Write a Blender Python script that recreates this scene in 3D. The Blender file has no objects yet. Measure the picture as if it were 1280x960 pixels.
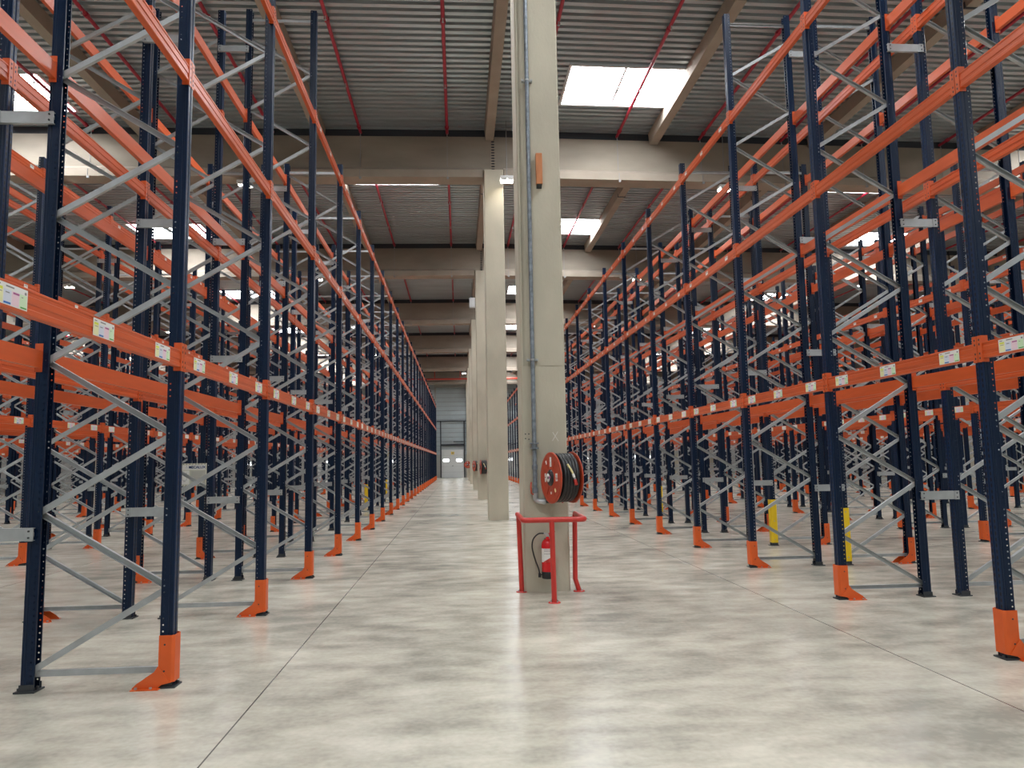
import bpy, math, random
from mathutils import Matrix, Vector
random.seed(7)
S = bpy.context.scene
COL = S.collection
PI = math.pi

# ------------------------------------------------------------------ helpers
class MB:
    """collects shapes and links them as one mesh object"""
    def __init__(s): s.v=[]; s.f=[]; s.m=[]; s.sm=[]
    def add(s, vs, fs, mi=0, smooth=False):
        o=len(s.v); s.v+= [tuple(p) for p in vs]
        for f in fs: s.f.append(tuple(i+o for i in f)); s.m.append(mi); s.sm.append(smooth)
    def box(s, x0,x1,y0,y1,z0,z1, mi=0, M=None, shear=None):
        vs=[(x,y,z) for z in (z0,z1) for y in (y0,y1) for x in (x0,x1)]
        if shear: vs=[(x,y,z+shear(x)) for x,y,z in vs]
        if M: vs=[tuple(M@Vector(p)) for p in vs]
        s.add(vs,[(0,2,3,1),(4,5,7,6),(0,1,5,4),(2,6,7,3),(0,4,6,2),(1,3,7,5)],mi)
    def prism(s, prof, a, b, axis='z', mi=0, M=None, caps=True, closed=True, smooth=False):
        n=len(prof)
        def P(p,t):
            if axis=='z': return (p[0],p[1],t)
            if axis=='y': return (p[0],t,p[1])
            return (t,p[0],p[1])
        vs=[P(p,a) for p in prof]+[P(p,b) for p in prof]
        if M: vs=[tuple(M@Vector(p)) for p in vs]
        fs=[(i,(i+1)%n,n+(i+1)%n,n+i) for i in range(n if closed else n-1)]
        if caps and closed: fs+= [tuple(range(n))[::-1], tuple(range(n,2*n))]
        s.add(vs,fs,mi,smooth)
    def tube(s, pts, r, n=10, mi=0, caps=True, smooth=True):
        pts=[Vector(p) for p in pts]; rings=[]
        up=Vector((0,0,1)); prev=None
        rr = r if isinstance(r,(list,tuple)) else [r]*len(pts)
        for i,p in enumerate(pts):
            t=(pts[min(i+1,len(pts)-1)]-pts[max(i-1,0)]).normalized()
            if prev is None:
                a = up if abs(t.z)<.9 else Vector((1,0,0))
                u=t.cross(a).normalized()
            else:
                u=(prev-t*prev.dot(t)).normalized()
            prev=u; w=t.cross(u)
            rings.append([p+(u*math.cos(2*PI*k/n)+w*math.sin(2*PI*k/n))*rr[i] for k in range(n)])
        vs=[q for g in rings for q in g]; fs=[]
        for i in range(len(pts)-1):
            for k in range(n):
                fs.append((i*n+k,i*n+(k+1)%n,(i+1)*n+(k+1)%n,(i+1)*n+k))
        s.add(vs,fs,mi,smooth)
        if caps:
            s.add(rings[0],[tuple(range(n))[::-1]],mi); s.add(rings[-1],[tuple(range(n))],mi)
    def lathe(s, prof, n=24, mi=0, M=None, smooth=True):
        vs=[]; fs=[]; m=len(prof)
        for k in range(n):
            c,d=math.cos(2*PI*k/n),math.sin(2*PI*k/n)
            vs+=[(r*c,r*d,z) for r,z in prof]
        if M: vs=[tuple(M@Vector(p)) for p in vs]
        for k in range(n):
            for j in range(m-1):
                fs.append((k*m+j,((k+1)%n)*m+j,((k+1)%n)*m+j+1,k*m+j+1))
        s.add(vs,fs,mi,smooth)
    def merge(s, o, M=None):
        b=len(s.v)
        if M is None: s.v+=o.v
        else:
            a=[list(r) for r in M]
            s.v+=[(a[0][0]*x+a[0][1]*y+a[0][2]*z+a[0][3], a[1][0]*x+a[1][1]*y+a[1][2]*z+a[1][3], a[2][0]*x+a[2][1]*y+a[2][2]*z+a[2][3]) for x,y,z in o.v]
        s.f+=[tuple(i+b for i in f) for f in o.f]; s.m+=o.m; s.sm+=o.sm
    def mesh(s, name, mats):
        me=bpy.data.meshes.new(name); me.from_pydata(s.v,[],s.f)
        for m in (mats if isinstance(mats,(list,tuple)) else [mats]): me.materials.append(m)
        me.polygons.foreach_set('material_index',s.m)
        me.polygons.foreach_set('use_smooth',s.sm)
        me.update(); return me
    def build(s, name, mats, parent=None): return link(name, s.mesh(name,mats), parent)

def link(name, data, parent=None, loc=(0,0,0), rz=0):
    o=bpy.data.objects.new(name,data); COL.objects.link(o)
    o.location=loc
    if rz: o.rotation_euler=(0,0,rz)
    if parent: o.parent=parent
    return o
def empty(name, loc=(0,0,0), rz=0): return link(name,None,None,loc,rz)
def tag(o, label=None, cat=None, group=None, kind=None):
    if label: o['label']=label
    if cat: o['category']=cat
    if group: o['group']=group
    if kind: o['kind']=kind
    return o
ORD=['first','second','third','fourth','fifth','sixth','seventh','eighth','ninth','tenth','eleventh','twelfth','thirteenth','fourteenth','fifteenth','sixteenth','seventeenth','eighteenth','nineteenth','twentieth','twenty-first','twenty-second','twenty-third','twenty-fourth','twenty-fifth','twenty-sixth','twenty-seventh','twenty-eighth','twenty-ninth','thirtieth']

# ------------------------------------------------------------------ materials
def mat(name, col, rough=.5, metal=0., spec=.5, noise=0., scale=5., bump=0., bscale=None, emis=None, stretch=(1,1,1), rvar=0):
    m=bpy.data.materials.new(name); m.use_nodes=True; N=m.node_tree.nodes; L=m.node_tree.links
    b=N['Principled BSDF']; b.inputs['Base Color'].default_value=(*col,1); b.inputs['Roughness'].default_value=rough
    b.inputs['Metallic'].default_value=metal; b.inputs['Specular IOR Level'].default_value=spec
    if emis: b.inputs['Emission Color'].default_value=(*emis[0],1); b.inputs['Emission Strength'].default_value=emis[1]
    if noise or bump or rvar:
        tc=N.new('ShaderNodeTexCoord'); mp=N.new('ShaderNodeMapping'); mp.inputs['Scale'].default_value=stretch
        L.new(tc.outputs['Object'],mp.inputs[0])
        n=N.new('ShaderNodeTexNoise'); n.inputs['Scale'].default_value=scale; n.inputs['Detail'].default_value=5
        L.new(mp.outputs[0],n.inputs['Vector'])
        if noise:
            r=N.new('ShaderNodeMapRange'); r.inputs[1].default_value=.3; r.inputs[2].default_value=.7
            r.inputs[3].default_value=1-noise; r.inputs[4].default_value=1+noise
            L.new(n.outputs[0],r.inputs[0])
            x=N.new('ShaderNodeVectorMath'); x.operation='SCALE'; x.inputs[0].default_value=col
            L.new(r.outputs[0],x.inputs['Scale']); L.new(x.outputs[0],b.inputs['Base Color'])
        if rvar:
            r=N.new('ShaderNodeMapRange'); r.inputs[1].default_value=.3; r.inputs[2].default_value=.7
            r.inputs[3].default_value=rough-rvar; r.inputs[4].default_value=rough+rvar
            L.new(n.outputs[0],r.inputs[0]); L.new(r.outputs[0],b.inputs['Roughness'])
        if bump:
            n2=N.new('ShaderNodeTexNoise'); n2.inputs['Scale'].default_value=bscale or scale*6
            L.new(mp.outputs[0],n2.inputs['Vector'])
            bp=N.new('ShaderNodeBump'); bp.inputs['Strength'].default_value=bump; bp.inputs['Distance'].default_value=.02
            L.new(n2.outputs[0],bp.inputs['Height']); L.new(bp.outputs[0],b.inputs['Normal'])
    return m

NAVY=(.0024,.0115,.036)
M_navy=mat('navy_paint',NAVY,.33,spec=.28)
M_orange=mat('orange_paint',(.57,.092,.020),.36,noise=.06,scale=3,stretch=(1,1,8))
M_guard=mat('orange_guard_paint',(.66,.10,.012),.45,noise=.06,scale=6)
M_galv=mat('galvanised_steel',(.42,.44,.45),.42,.55,noise=.12,scale=7)
M_base=mat('base_plate_steel',(.05,.055,.06),.5,.4)
M_yellow=mat('yellow_guard_paint',(.85,.58,.01),.45)
M_conc=mat('column_concrete',(.46,.425,.335),.8,noise=.13,scale=1.3,bump=.12,bscale=30,stretch=(1,1,.5))
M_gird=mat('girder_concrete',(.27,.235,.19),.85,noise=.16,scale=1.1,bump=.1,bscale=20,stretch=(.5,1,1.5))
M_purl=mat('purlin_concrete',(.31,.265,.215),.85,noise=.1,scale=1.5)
M_dark=mat('dark_infill',(.03,.035,.045),.7)
M_red=mat('red_pipe_paint',(.36,.018,.04),.42)
M_rail=mat('red_rail_paint',(.50,.030,.022),.38,noise=.1,scale=9)
M_black=mat('black_rubber',(.010,.011,.012),.42)
M_blackp=mat('black_plastic',(.012,.012,.015),.35)
M_white=mat('white_sticker',(.78,.78,.76),.5)
M_grey=mat('grey_print',(.25,.25,.25),.6)
M_deck=mat('roof_deck_steel',(.45,.50,.52),.34,.6,noise=.12,scale=1.6,stretch=(.25,4,1))
M_wallp=mat('wall_cladding',(.44,.50,.52),.5,.2,noise=.05,scale=1)
M_wallc=mat('wall_concrete',(.40,.40,.375),.8,noise=.08,scale=.7)
M_door=mat('door_panel_paint',(.66,.68,.67),.45)
M_wood=mat('bare_orange_wood',(.50,.19,.075),.7,noise=.15,scale=14,stretch=(1,1,.3))
M_lyel=mat('label_pale_yellow',(.82,.80,.48),.5)
M_lblu=mat('label_pale_blue',(.66,.70,.80),.5)
M_lpin=mat('label_pale_pink',(.82,.62,.70),.5)
M_lgrn=mat('label_pale_green',(.62,.80,.55),.5)
M_sblu=mat('label_blue_bar',(.02,.16,.50),.5)
M_sgrn=mat('label_green_bar',(.08,.38,.06),.5)
M_spin=mat('label_magenta_bar',(.40,.10,.28),.5)
M_syel=mat('label_yellow_bar',(.72,.78,.08),.5)
LABM=[M_white,M_lyel,M_lblu,M_lpin,M_lgrn,M_sblu,M_sgrn,M_spin,M_syel,M_grey]
M_reel=mat('reel_red_paint',(.42,.055,.022),.35,noise=.06,scale=8)
M_reddeep=mat('extinguisher_red',(.62,.008,.012),.22)
M_brass=mat('brass_nozzle',(.75,.66,.33),.35,.3)
M_sky=mat('skylight_glazing',(.8,.85,.9),.3,emis=((.95,.975,1.0),29.))
M_lamp=mat('lamp_diffuser',(.9,.9,.9),.3,emis=((1.0,.93,.80),40.))
M_win=mat('door_window_glow',(.9,.95,1),.2,emis=((.92,.97,1.0),5.))
M_frame=mat('white_aluminium',(.62,.64,.64),.4,.1)

for _m in (M_sky,M_lamp): _m.cycles.emission_sampling='FRONT'

def dots_material(name, base, kind):
    """painted post steel: punched round holes (open) on the side faces, dark connector slots on the front face"""
    m=bpy.data.materials.new(name); m.use_nodes=True; N=m.node_tree.nodes; L=m.node_tree.links
    b=N['Principled BSDF']; b.inputs['Roughness'].default_value=.33; b.inputs['Specular IOR Level'].default_value=.28; b.inputs['Base Color'].default_value=(*base,1)
    tc=N.new('ShaderNodeTexCoord'); sp=N.new('ShaderNodeSeparateXYZ'); L.new(tc.outputs['Object'],sp.inputs[0])
    def mth(op,a,c=None):
        n=N.new('ShaderNodeMath'); n.operation=op
        for i,v in enumerate((a,c)):
            if v is None: continue
            if isinstance(v,(int,float)): n.inputs[i].default_value=v
            else: L.new(v,n.inputs[i])
        return n.outputs[0]
    z=mth('SUBTRACT',mth('MULTIPLY',mth('FRACT',mth('DIVIDE',sp.outputs[2],.05)),.05),.025)
    if kind=='side':
        u=mth('SUBTRACT',sp.outputs[0],-.026); k=.0065
        d=mth('SQRT',mth('ADD',mth('MULTIPLY',u,u),mth('MULTIPLY',z,z)))
        hole=mth('LESS_THAN',d,k)
        t=N.new('ShaderNodeBsdfTransparent'); mx=N.new('ShaderNodeMixShader')
        L.new(hole,mx.inputs[0]); L.new(b.outputs[0],mx.inputs[1]); L.new(t.outputs[0],mx.inputs[2])
        L.new(mx.outputs[0],N['Material Output'].inputs[0])
    else:
        u=mth('SUBTRACT',mth('ABSOLUTE',sp.outputs[1]),.026)
        a=mth('DIVIDE',u,.0085); c=mth('DIVIDE',z,.0165)
        d=mth('ADD',mth('MULTIPLY',a,a),mth('MULTIPLY',c,c))
        hole=mth('LESS_THAN',d,1.)
        mc=N.new('ShaderNodeMix'); mc.data_type='RGBA'; L.new(hole,mc.inputs[0])
        mc.inputs[6].default_value=(*[min(1,x*1.7) for x in base],1); mc.inputs[7].default_value=(.001,.001,.002,1)
        L.new(mc.outputs[2],b.inputs['Base Color'])
    return m
M_side=dots_material('post_side_punched',NAVY,'side')
M_front=dots_material('post_front_slotted',NAVY,'front')

# polished concrete floor with saw-cut joints
def floor_material():
    m=bpy.data.materials.new('polished_concrete'); m.use_nodes=True; N=m.node_tree.nodes; L=m.node_tree.links
    b=N['Principled BSDF']
    tc=N.new('ShaderNodeTexCoord')
    def noise(sc,stretch,det=6,dist=0.):
        mp=N.new('ShaderNodeMapping'); mp.inputs['Scale'].default_value=stretch; L.new(tc.outputs['Object'],mp.inputs[0])
        n=N.new('ShaderNodeTexNoise'); n.inputs['Scale'].default_value=sc; n.inputs['Detail'].default_value=det; n.inputs['Distortion'].default_value=dist
        L.new(mp.outputs[0],n.inputs['Vector']); return n.outputs[0]
    a=noise(.8,(1,1,1),10,.15); c=noise(2.6,(.8,1.5,1),10,.1); d=noise(22,(1,1,1),8); g=noise(.45,(.4,1.5,1),8,.2)
    def mth(op,x,y=None):
        n=N.new('ShaderNodeMath'); n.operation=op
        for i,v in enumerate((x,y)):
            if v is None: continue
            if isinstance(v,(int,float)): n.inputs[i].default_value=v
            else: L.new(v,n.inputs[i])
        return n.outputs[0]
    s=mth('ADD',mth('ADD',mth('MULTIPLY',a,.34),mth('MULTIPLY',c,.30)),mth('ADD',mth('MULTIPLY',d,.12),mth('MULTIPLY',g,.24)))
    cr=N.new('ShaderNodeValToRGB'); cr.color_ramp.elements[0].position=.40; cr.color_ramp.elements[1].position=.605
    cr.color_ramp.elements[0].color=(.31,.298,.25,1); cr.color_ramp.elements[1].color=(.64,.61,.51,1)
    e=cr.color_ramp.elements.new(.5); e.color=(.485,.46,.38,1)
    L.new(s,cr.inputs[0])
    sp=N.new('ShaderNodeSeparateXYZ'); L.new(tc.outputs['Object'],sp.inputs[0])
    def joint(o,off,per,w):
        f=mth('FRACT',mth('DIVIDE',mth('SUBTRACT',o,off),per))
        dd=mth('MULTIPLY',mth('MINIMUM',f,mth('SUBTRACT',1.,f)),per)
        return mth('LESS_THAN',dd,w)
    j=mth('MAXIMUM',joint(sp.outputs[0],-1.5,5.2,.0055),mth('MULTIPLY',joint(sp.outputs[1],7.45,6.0,.003),.35))
    mx=N.new('ShaderNodeMix'); mx.data_type='RGBA'; L.new(j,mx.inputs[0]); L.new(cr.outputs[0],mx.inputs[6]); mx.inputs[7].default_value=(.09,.085,.075,1)
    L.new(mx.outputs[2],b.inputs['Base Color'])
    r=N.new('ShaderNodeMapRange'); r.inputs[1].default_value=.35; r.inputs[2].default_value=.65; r.inputs[3].default_value=.20; r.inputs[4].default_value=.265
    L.new(c,r.inputs[0]); L.new(r.outputs[0],b.inputs['Roughness'])
    bp=N.new('ShaderNodeBump'); bp.inputs['Strength'].default_value=.05; bp.inputs['Distance'].default_value=.01
    L.new(a,bp.inputs['Height']); L.new(bp.outputs[0],b.inputs['Normal'])
    return m
M_floor=floor_material()

# ------------------------------------------------------------------ camera (phone, 26 mm)
F=923.; HV=Vector((574-640,578-480,F)).normalized(); ZV=Vector((482-640,-8330-480,F))
ZV=(ZV-HV*ZV.dot(HV)).normalized(); XV=HV.cross(ZV)
R=Matrix((XV,HV,ZV))                                   # image frame (x right, y down, z forward) -> world
CAMZ=1.7
cd=bpy.data.cameras.new('camera'); cd.sensor_width=36; cd.lens=36*F/1280; cd.clip_end=300
cam=bpy.data.objects.new('camera',cd); COL.objects.link(cam); S.camera=cam
rx,dy,fz=R@Vector((1,0,0)),R@Vector((0,1,0)),R@Vector((0,0,1))
mw=Matrix.Identity(4)
for i in range(3): mw[i][0]=rx[i]; mw[i][1]=-dy[i]; mw[i][2]=-fz[i]
mw.translation=(0,0,CAMZ); cam.matrix_world=mw
def proj(x,y,z):
    q=R.transposed()@Vector((x,y,z-CAMZ))
    if q.z<.3: return None
    return (q.x/q.z*F+640,q.y/q.z*F+480)
def seen(pts, pad=15):
    us=[proj(*p) for p in pts]; us=[u for u in us if u]
    if not us: return False
    a=min(u[0] for u in us); b=max(u[0] for u in us); c=min(u[1] for u in us); d=max(u[1] for u in us)
    return b>-pad and a<1280+pad and d>-pad and c<960+pad

# ------------------------------------------------------------------ room
XL,XR,YB,YF=-36.,38.,-14.,84.3
CX=1.14
def slope(x): return -.0065*(CX-x) if x<CX else -.0125*(x-CX)
ZD=11.98
fb=MB(); fb.add([(XL,YB,0),(XR,YB,0),(XR,YF,0),(XL,YF,0)],[(0,1,2,3)]); tag(fb.build('floor',M_floor),kind='structure')

def wall(name,a,b,h,flip):
    """a->b in plan; concrete plinth below, ribbed cladding above"""
    a=Vector((*a,0)); b=Vector((*b,0)); d=(b-a); Ln=d.length; d.normalize(); n=Vector((-d.y,d.x,0))*(1 if flip else -1)
    m=MB(); M=Matrix(((d.x,n.x,0,a.x),(d.y,n.y,0,a.y),(0,0,1,0),(0,0,0,1)))
    m.box(0,Ln,0,.2,0,2.6,0,M)
    z=2.6
    while z<h:
        m.box(0,Ln,.04,.2,z,min(z+.46,h),1,M); m.box(0,Ln,.09,.2,z+.46,min(z+.5,h),2,M); z+=.5
    return tag(m.build(name,[M_wallc,M_wallp,M_grey]),kind='structure')
wall('wall_left',(XL,YB),(XL,YF),12.3,True)
wall('wall_right',(XR,YB),(XR,YF),12.3,False)
wall('wall_far',(XL,YF),(XR,YF),12.3,True)
wall('wall_near',(XL,YB),(XR,YB),12.3,False)

# skylight openings (x0,x1,y0,y1)
SKY=[]
for k in range(-3,6):
    for xc,w,ya,yb in ((-29.3,1.55,18.9,21.),(-12.3,1.56,18.9,21.05),(4.54,1.57,18.05,20.25),(19.75,1.5,19.2,21.3)): SKY.append((xc-w,xc+w,ya+12.1*k,yb+12.1*k))
    for xc in (-19.5,-2.18,15.5,31.): SKY.append((xc-1.58,xc+1.58,24.3+12.*k,26.6+12.*k))
SKY=[s for s in SKY if s[2]>YB+1 and s[3]<YF-1]
# corrugated deck: ribs run across the hall
dk=MB(); per=.25; y=YB
while y<YF:
    cuts=[XL,CX,XR]
    holes=[s for s in SKY if s[2]-.01<=y+per/2<=s[3]+.01]
    iv=[]; x=XL
    for s in sorted(holes): iv.append((x,s[0])); x=s[1]
    iv.append((x,XR))
    for x0,x1 in iv:
        segs=[(x0,CX),(CX,x1)] if x0<CX<x1 else [(x0,x1)]
        for p,q in segs:
            for ya,za,yb,zb in ((0,0,.125,0),(.125,0,.14,.10),(.14,.10,.235,.10),(.235,.10,.25,0)):
                dk.add([(p,y+ya,ZD+za+slope(p)),(q,y+ya,ZD+za+slope(q)),(q,y+yb,ZD+zb+slope(q)),(p,y+yb,ZD+zb+slope(p))],[(0,1,2,3)])
    y+=per
tag(dk.build('ceiling',M_deck),kind='structure')
# sheet laps on the deck
# ------------------------------------------------------------------ skylights
def side_word(x):
    return 'left' if x<CX-.5 else 'right'
n_s=0
for (x0,x1,y0,y1) in SKY:
    if not seen([(x,y,12.1) for x in (x0,x1) for y in (y0,y1)]) and (y0>30): continue
    m=MB(); xc=(x0+x1)/2; sh=lambda x: slope(x)
    w=.07
    m.box(x0,x1,y0,y0+w,ZD-.04,ZD+.3,0,None,sh); m.box(x0,x1,y1-w,y1,ZD-.04,ZD+.3,0,None,sh)
    m.box(x0,x0+w,y0+w,y1-w,ZD-.04,ZD+.3,0,None,sh); m.box(x1-w,x1,y0+w,y1-w,ZD-.04,ZD+.3,0,None,sh)
    m.box(xc-.03,xc+.03,y0+w,y1-w,ZD+.1,ZD+.16,0,None,sh)
    m.box(x0+w,x1-w,y1-.62,y1-.56,ZD+.1,ZD+.16,0,None,sh)
    t=m.build('skylight',M_frame)
    g=MB(); g.add([(x0+w,y0+w,ZD+.2+sh(x0)),(x0+w,y1-w,ZD+.2+sh(x0)),(x1-w,y1-w,ZD+.2+sh(x1)),(x1-w,y0+w,ZD+.2+sh(x1))],[(0,1,2,3)]); g.build('glazing',M_sky,t)
    # pair of numbers: how far down the hall, which strip across
    strip={-29.3:'outermost left',-19.5:'outer left',-12.3:'middle left',-2.18:'inner left',4.54:'inner right',15.5:'middle right',19.75:'outer right',31.:'outermost right'}
    key=min(strip,key=lambda q:abs(q-xc)); kk=sum(1 for s in SKY if abs((s[0]+s[1])/2-xc)<.1 and s[2]<y0 and s[3]>14.5)
    tag(t,'bright rectangular skylight in the roof, %s ahead in the %s strip'%(ORD[kk] if y1>14.5 else 'overhead',strip[key]) if y1>14.5 else 'bright white rectangular skylight behind the viewer, %s strip at %d metres'%(strip[key],int(-y0+40)),'skylight','roof skylights')

# ------------------------------------------------------------------ columns, girders, purlins, pipes
YC=[10.15+12.*k for k in range(-2,7)]
ROWX={CX:'central row',-22.05:'left row',24.25:'right row'}
for cx,rn in ROWX.items():
    for i,yc in enumerate(YC):
        if cx!=CX and yc<20: continue
        if yc<0 : pass
        w=.3; d=.325; c=.02
        m=MB()
        pr=[(-w+c,-d),(w-c,-d),(w,-d+c),(w,d-c),(w-c,d),(-w+c,d),(-w,d-c),(-w,-d+c)]
        if cx==CX and abs(yc-10.15)<.1:
            lo=pr
            m.prism(lo,0,2.965,'z'); m.prism([(x*.985,y*.985) for x,y in pr],2.965,2.975,'z')
            # shallow rounded rainwater groove above the joint, in the front face
            gx=[(-.265,-d)]+[(-.20+.065*math.cos(PI+PI*q/6.),-d+.045*math.sin(PI*q/6.)) for q in range(1,6)]+[(-.135,-d)]
            up=[(-w+c,-d)]+gx+pr[1:]
            m.prism(up,2.975,10.62,'z')
        else:
            m.prism(pr,0,10.62,'z')
        o=m.build('concrete_column',M_conc); o.location=(cx,yc,0)
        k=i-2
        if k<0: lab='square concrete column of the %s, behind the viewer%s'%(rn,' and further back' if k==-2 else '')
        elif cx==CX and k==0: lab='large pale concrete column nearest the camera, carrying a hose reel and pipe'
        else: lab='square pale concrete column, %s from the camera in the %s'%(ORD[k],rn)
        tag(o,lab,'column','concrete columns')
GY=[yc+.05 for yc in YC]
spans=[(XL+.2,-22.1,'far left'),(-22.0,CX-.05,'left'),(CX+.05,24.2,'right'),(24.3,XR-.2,'far right')]
for i,gy in enumerate(GY):
    k=i-2
    for (a,b,sn) in spans:
        m=MB()
        xs=[a,b]
        # web
        m.box(a,b,gy-.2,gy+.2,10.66,11.74,0,None,slope)
        # bottom flange stops at the columns
        fa=a+(.27 if a>XL+1 else 0); fb_=b-(.27 if b<XR-1 else 0)
        pr=[(gy-.32,10.4),(gy+.32,10.4),(gy+.32,10.64),(gy+.2,10.74),(gy-.2,10.74),(gy-.32,10.64)]
        vs=[(fa,p,z+slope(fa)) for p,z in pr]+[(fb_,p,z+slope(fb_)) for p,z in pr]
        m.add(vs,[(j,(j+1)%6,6+(j+1)%6,6+j) for j in range(6)]+[tuple(range(6))[::-1],tuple(range(6,12))],1)
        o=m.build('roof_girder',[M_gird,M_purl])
        q=MB(); q.box(a,b,gy-.14,gy+.14,11.74,ZD,0,None,slope); q.build('dark_gap_strip',M_dark,o)  # dark strip added to stand in for the shaded void between girder and deck
        tag(o,('concrete roof girder crossing the %s bay, %s ahead of the camera'%(sn,ORD[k])) if k>=0 else 'concrete roof girder of the %s bay behind the viewer, line %s'%(sn,ORD[-k-1]),'girder','concrete roof girders')
        if k>=1:
            for px in PIPX if False else []: pass
PURX=[CX-.1+5.17*j for j in range(-6,7)]
PIPX=[-.27-2.65*j for j in range(0,12)][::-1]+[2.4+2.66*j for j in range(0,12)]
def pur_word(j):
    if j==0: return 'above the central columns'
    return '%s %s of the central columns'%(ORD[abs(j)-1],'left' if j<0 else 'right')
for j,px in enumerate(PURX):
    jj=j-6
    if not (XL+.5<px<XR-.5): continue
    for i in range(len(GY)-1):
        y0,y1=GY[i]+.21,GY[i+1]-.21
        if y1<0: continue
        if not seen([(px,yy,11.7) for yy in (max(y0,1),y1)]) and i>2: continue
        m=MB(); z=slope(px); w=.13
        m.prism([(px-w,11.62+z),(px+w,11.62+z),(px+w+.03,ZD+z),(px-w-.03,ZD+z)],y0,y1,'y')
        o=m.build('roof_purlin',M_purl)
        ym=(y0+y1)/2-1.6
        q=MB(); q.box(px-w-.012,px+w+.012,ym-.03,ym+.03,11.605+z,11.75+z); q.build('steel_strap',M_dark,o)
        tag(o,'concrete purlin %s, in roof bay %s from the camera'%(pur_word(jj),ORD[i-1] if i>=1 else 'zero'),'purlin','concrete roof purlins')
for j,px in enumerate(PIPX):
    if not (XL+.5<px<XR-.5): continue
    z=ZD-.11+slope(px); side='left' if px<CX else 'right'
    if not seen([(px,yy,z) for yy in (8,20,40,70)]): continue
    m=MB(); m.tube([(px,-8,z),(px,YF-2,z)],.045,10)
    for gy in GY:
        for dy_ in (-.55,.55,-6.):
            yy=gy+dy_
            if -7<yy<YF-3: m.tube([(px,yy-.045,z),(px,yy+.045,z)],.064,10)
    o=m.build('sprinkler_pipe',M_red)
    kk=sorted([p for p in PIPX if (p<CX)==(px<CX)],key=lambda p:abs(p-CX)).index(px)
    hd=MB()
    y=4.
    while y<YF-3:
        hd.tube([(px,y,z-.04),(px,y,z-.13)],.014,6); hd.tube([(px,y,z-.13),(px,y,z-.14)],.03,8); y+=3.
    hd.build('sprinkler_head',M_galv,o)['kind']='stuff'
    tag(o,'long red sprinkler pipe under the roof, %s %s of the central columns'%(ORD[kk],side),'pipe','red sprinkler pipes')
    for gi,gy in enumerate(GY[3:8]):
        g=MB(); zz=slope(px); f=gy-.205
        g.box(px-.008,px+.008,f-.012,f,10.76+zz,11.68+zz); g.box(px-.008,px+.008,gy-.335,gy-.322,10.36+zz,10.62+zz)
        g.box(px-.02,px+.05,gy-.34,gy-.29,10.33+zz,10.4+zz)
        if not seen([(px,gy,11)]): continue
        tag(g.build('hanger_strap',M_grey),'thin dark strap down girder %s ahead, under the %s pipe %s of the columns'%(ORD[gi],ORD[kk],side),'strap','pipe hanger straps')

# tie bars in the girder joints above the central columns
for i,gy in enumerate(GY[3:8]):
    m=MB()
    for q in range(11): m.box(CX-.075,CX+.075,gy-.215,gy-.2,10.72+q*.088,10.76+q*.088)
    m.box(CX-.045,CX+.045,gy-.15,gy+.15,10.63,11.7,1)
    tag(m.build('joint_reinforcement',[M_purl,M_dark]),'ladder of light tie bars in the girder joint above column %s'%ORD[i+1],'joint','girder joint ladders')
# cross main red pipe near the far wall
m=MB(); m.tube([(-12,YF-3.2,10.85),(12,YF-3.2,10.85)],.10,10)
for x in (-10.5,-6,-2.6,.2,5,9.5): m.tube([(x,YF-3.2,10.85),(x,YF-3.2,12.0)],.05,8)
tag(m.build('sprinkler_main',mat('main_pipe_red',(.50,.05,.03),.4)),'thick red main pipe crossing high in front of the far wall','pipe')

# ------------------------------------------------------------------ lamps
def lamp_meshes():
    h=MB(); h.box(-.20,.20,-.17,.17,.02,.10); h.box(-.05,.05,-.04,.04,.10,.16)
    for s in (-1,1): h.box(s*.10-.085,s*.10+.085,-.15,-.145,-.03,.02); h.box(s*.10-.085,s*.10+.085,.145,.15,-.03,.02)
    d=MB(); 
    for s in (-1,1): d.add([(s*.10-.08,-.14,-.01),(s*.10-.08,.14,-.01),(s*.10+.08,.14,-.01),(s*.10+.08,-.14,-.01)],[(0,1,2,3)])
    c=MB(); c.tube([(0,0,.16),(0,0,2.1)],.012,6)
    return h.mesh('lamp_housing',M_frame),d.mesh('diffuser',M_lamp),c.mesh('drop_rod',M_grey)
LH,LD,LC=lamp_meshes()
lamps=[(.83,12.45,'central columns'),(1.52,21.45,'central columns'),(1.5,46.,'central columns'),(.55,70.,'central columns')]
for y in (10.,22.,33.6,45.5,57.5): lamps+= [(-6.35,y,'first side aisle on the left'),(8.45,y,'first side aisle on the right')]
for y in (22.5,35.,47.,58.): lamps+= [(-11.9,y,'second side aisle on the left'),(14.1,y,'second side aisle on the right'),(-18.,y,'third side aisle on the left'),(20.2,y,'third side aisle on the right')]
cnt={}
for x,y,wh in sorted(lamps,key=lambda q:q[1]):
    if not seen([(x,y,10.2)],30): continue
    cnt[wh]=cnt.get(wh,-1)+1
    o=link('ceiling_light',LH,None,(x,y,10.12)); link('diffuser',LD,o); link('drop_rod',LC,o)
    tag(o,'twin-panel ceiling lamp hanging over the %s, %s from the camera'%(wh,ORD[cnt[wh]]),'lamp','hanging ceiling lamps')

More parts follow.
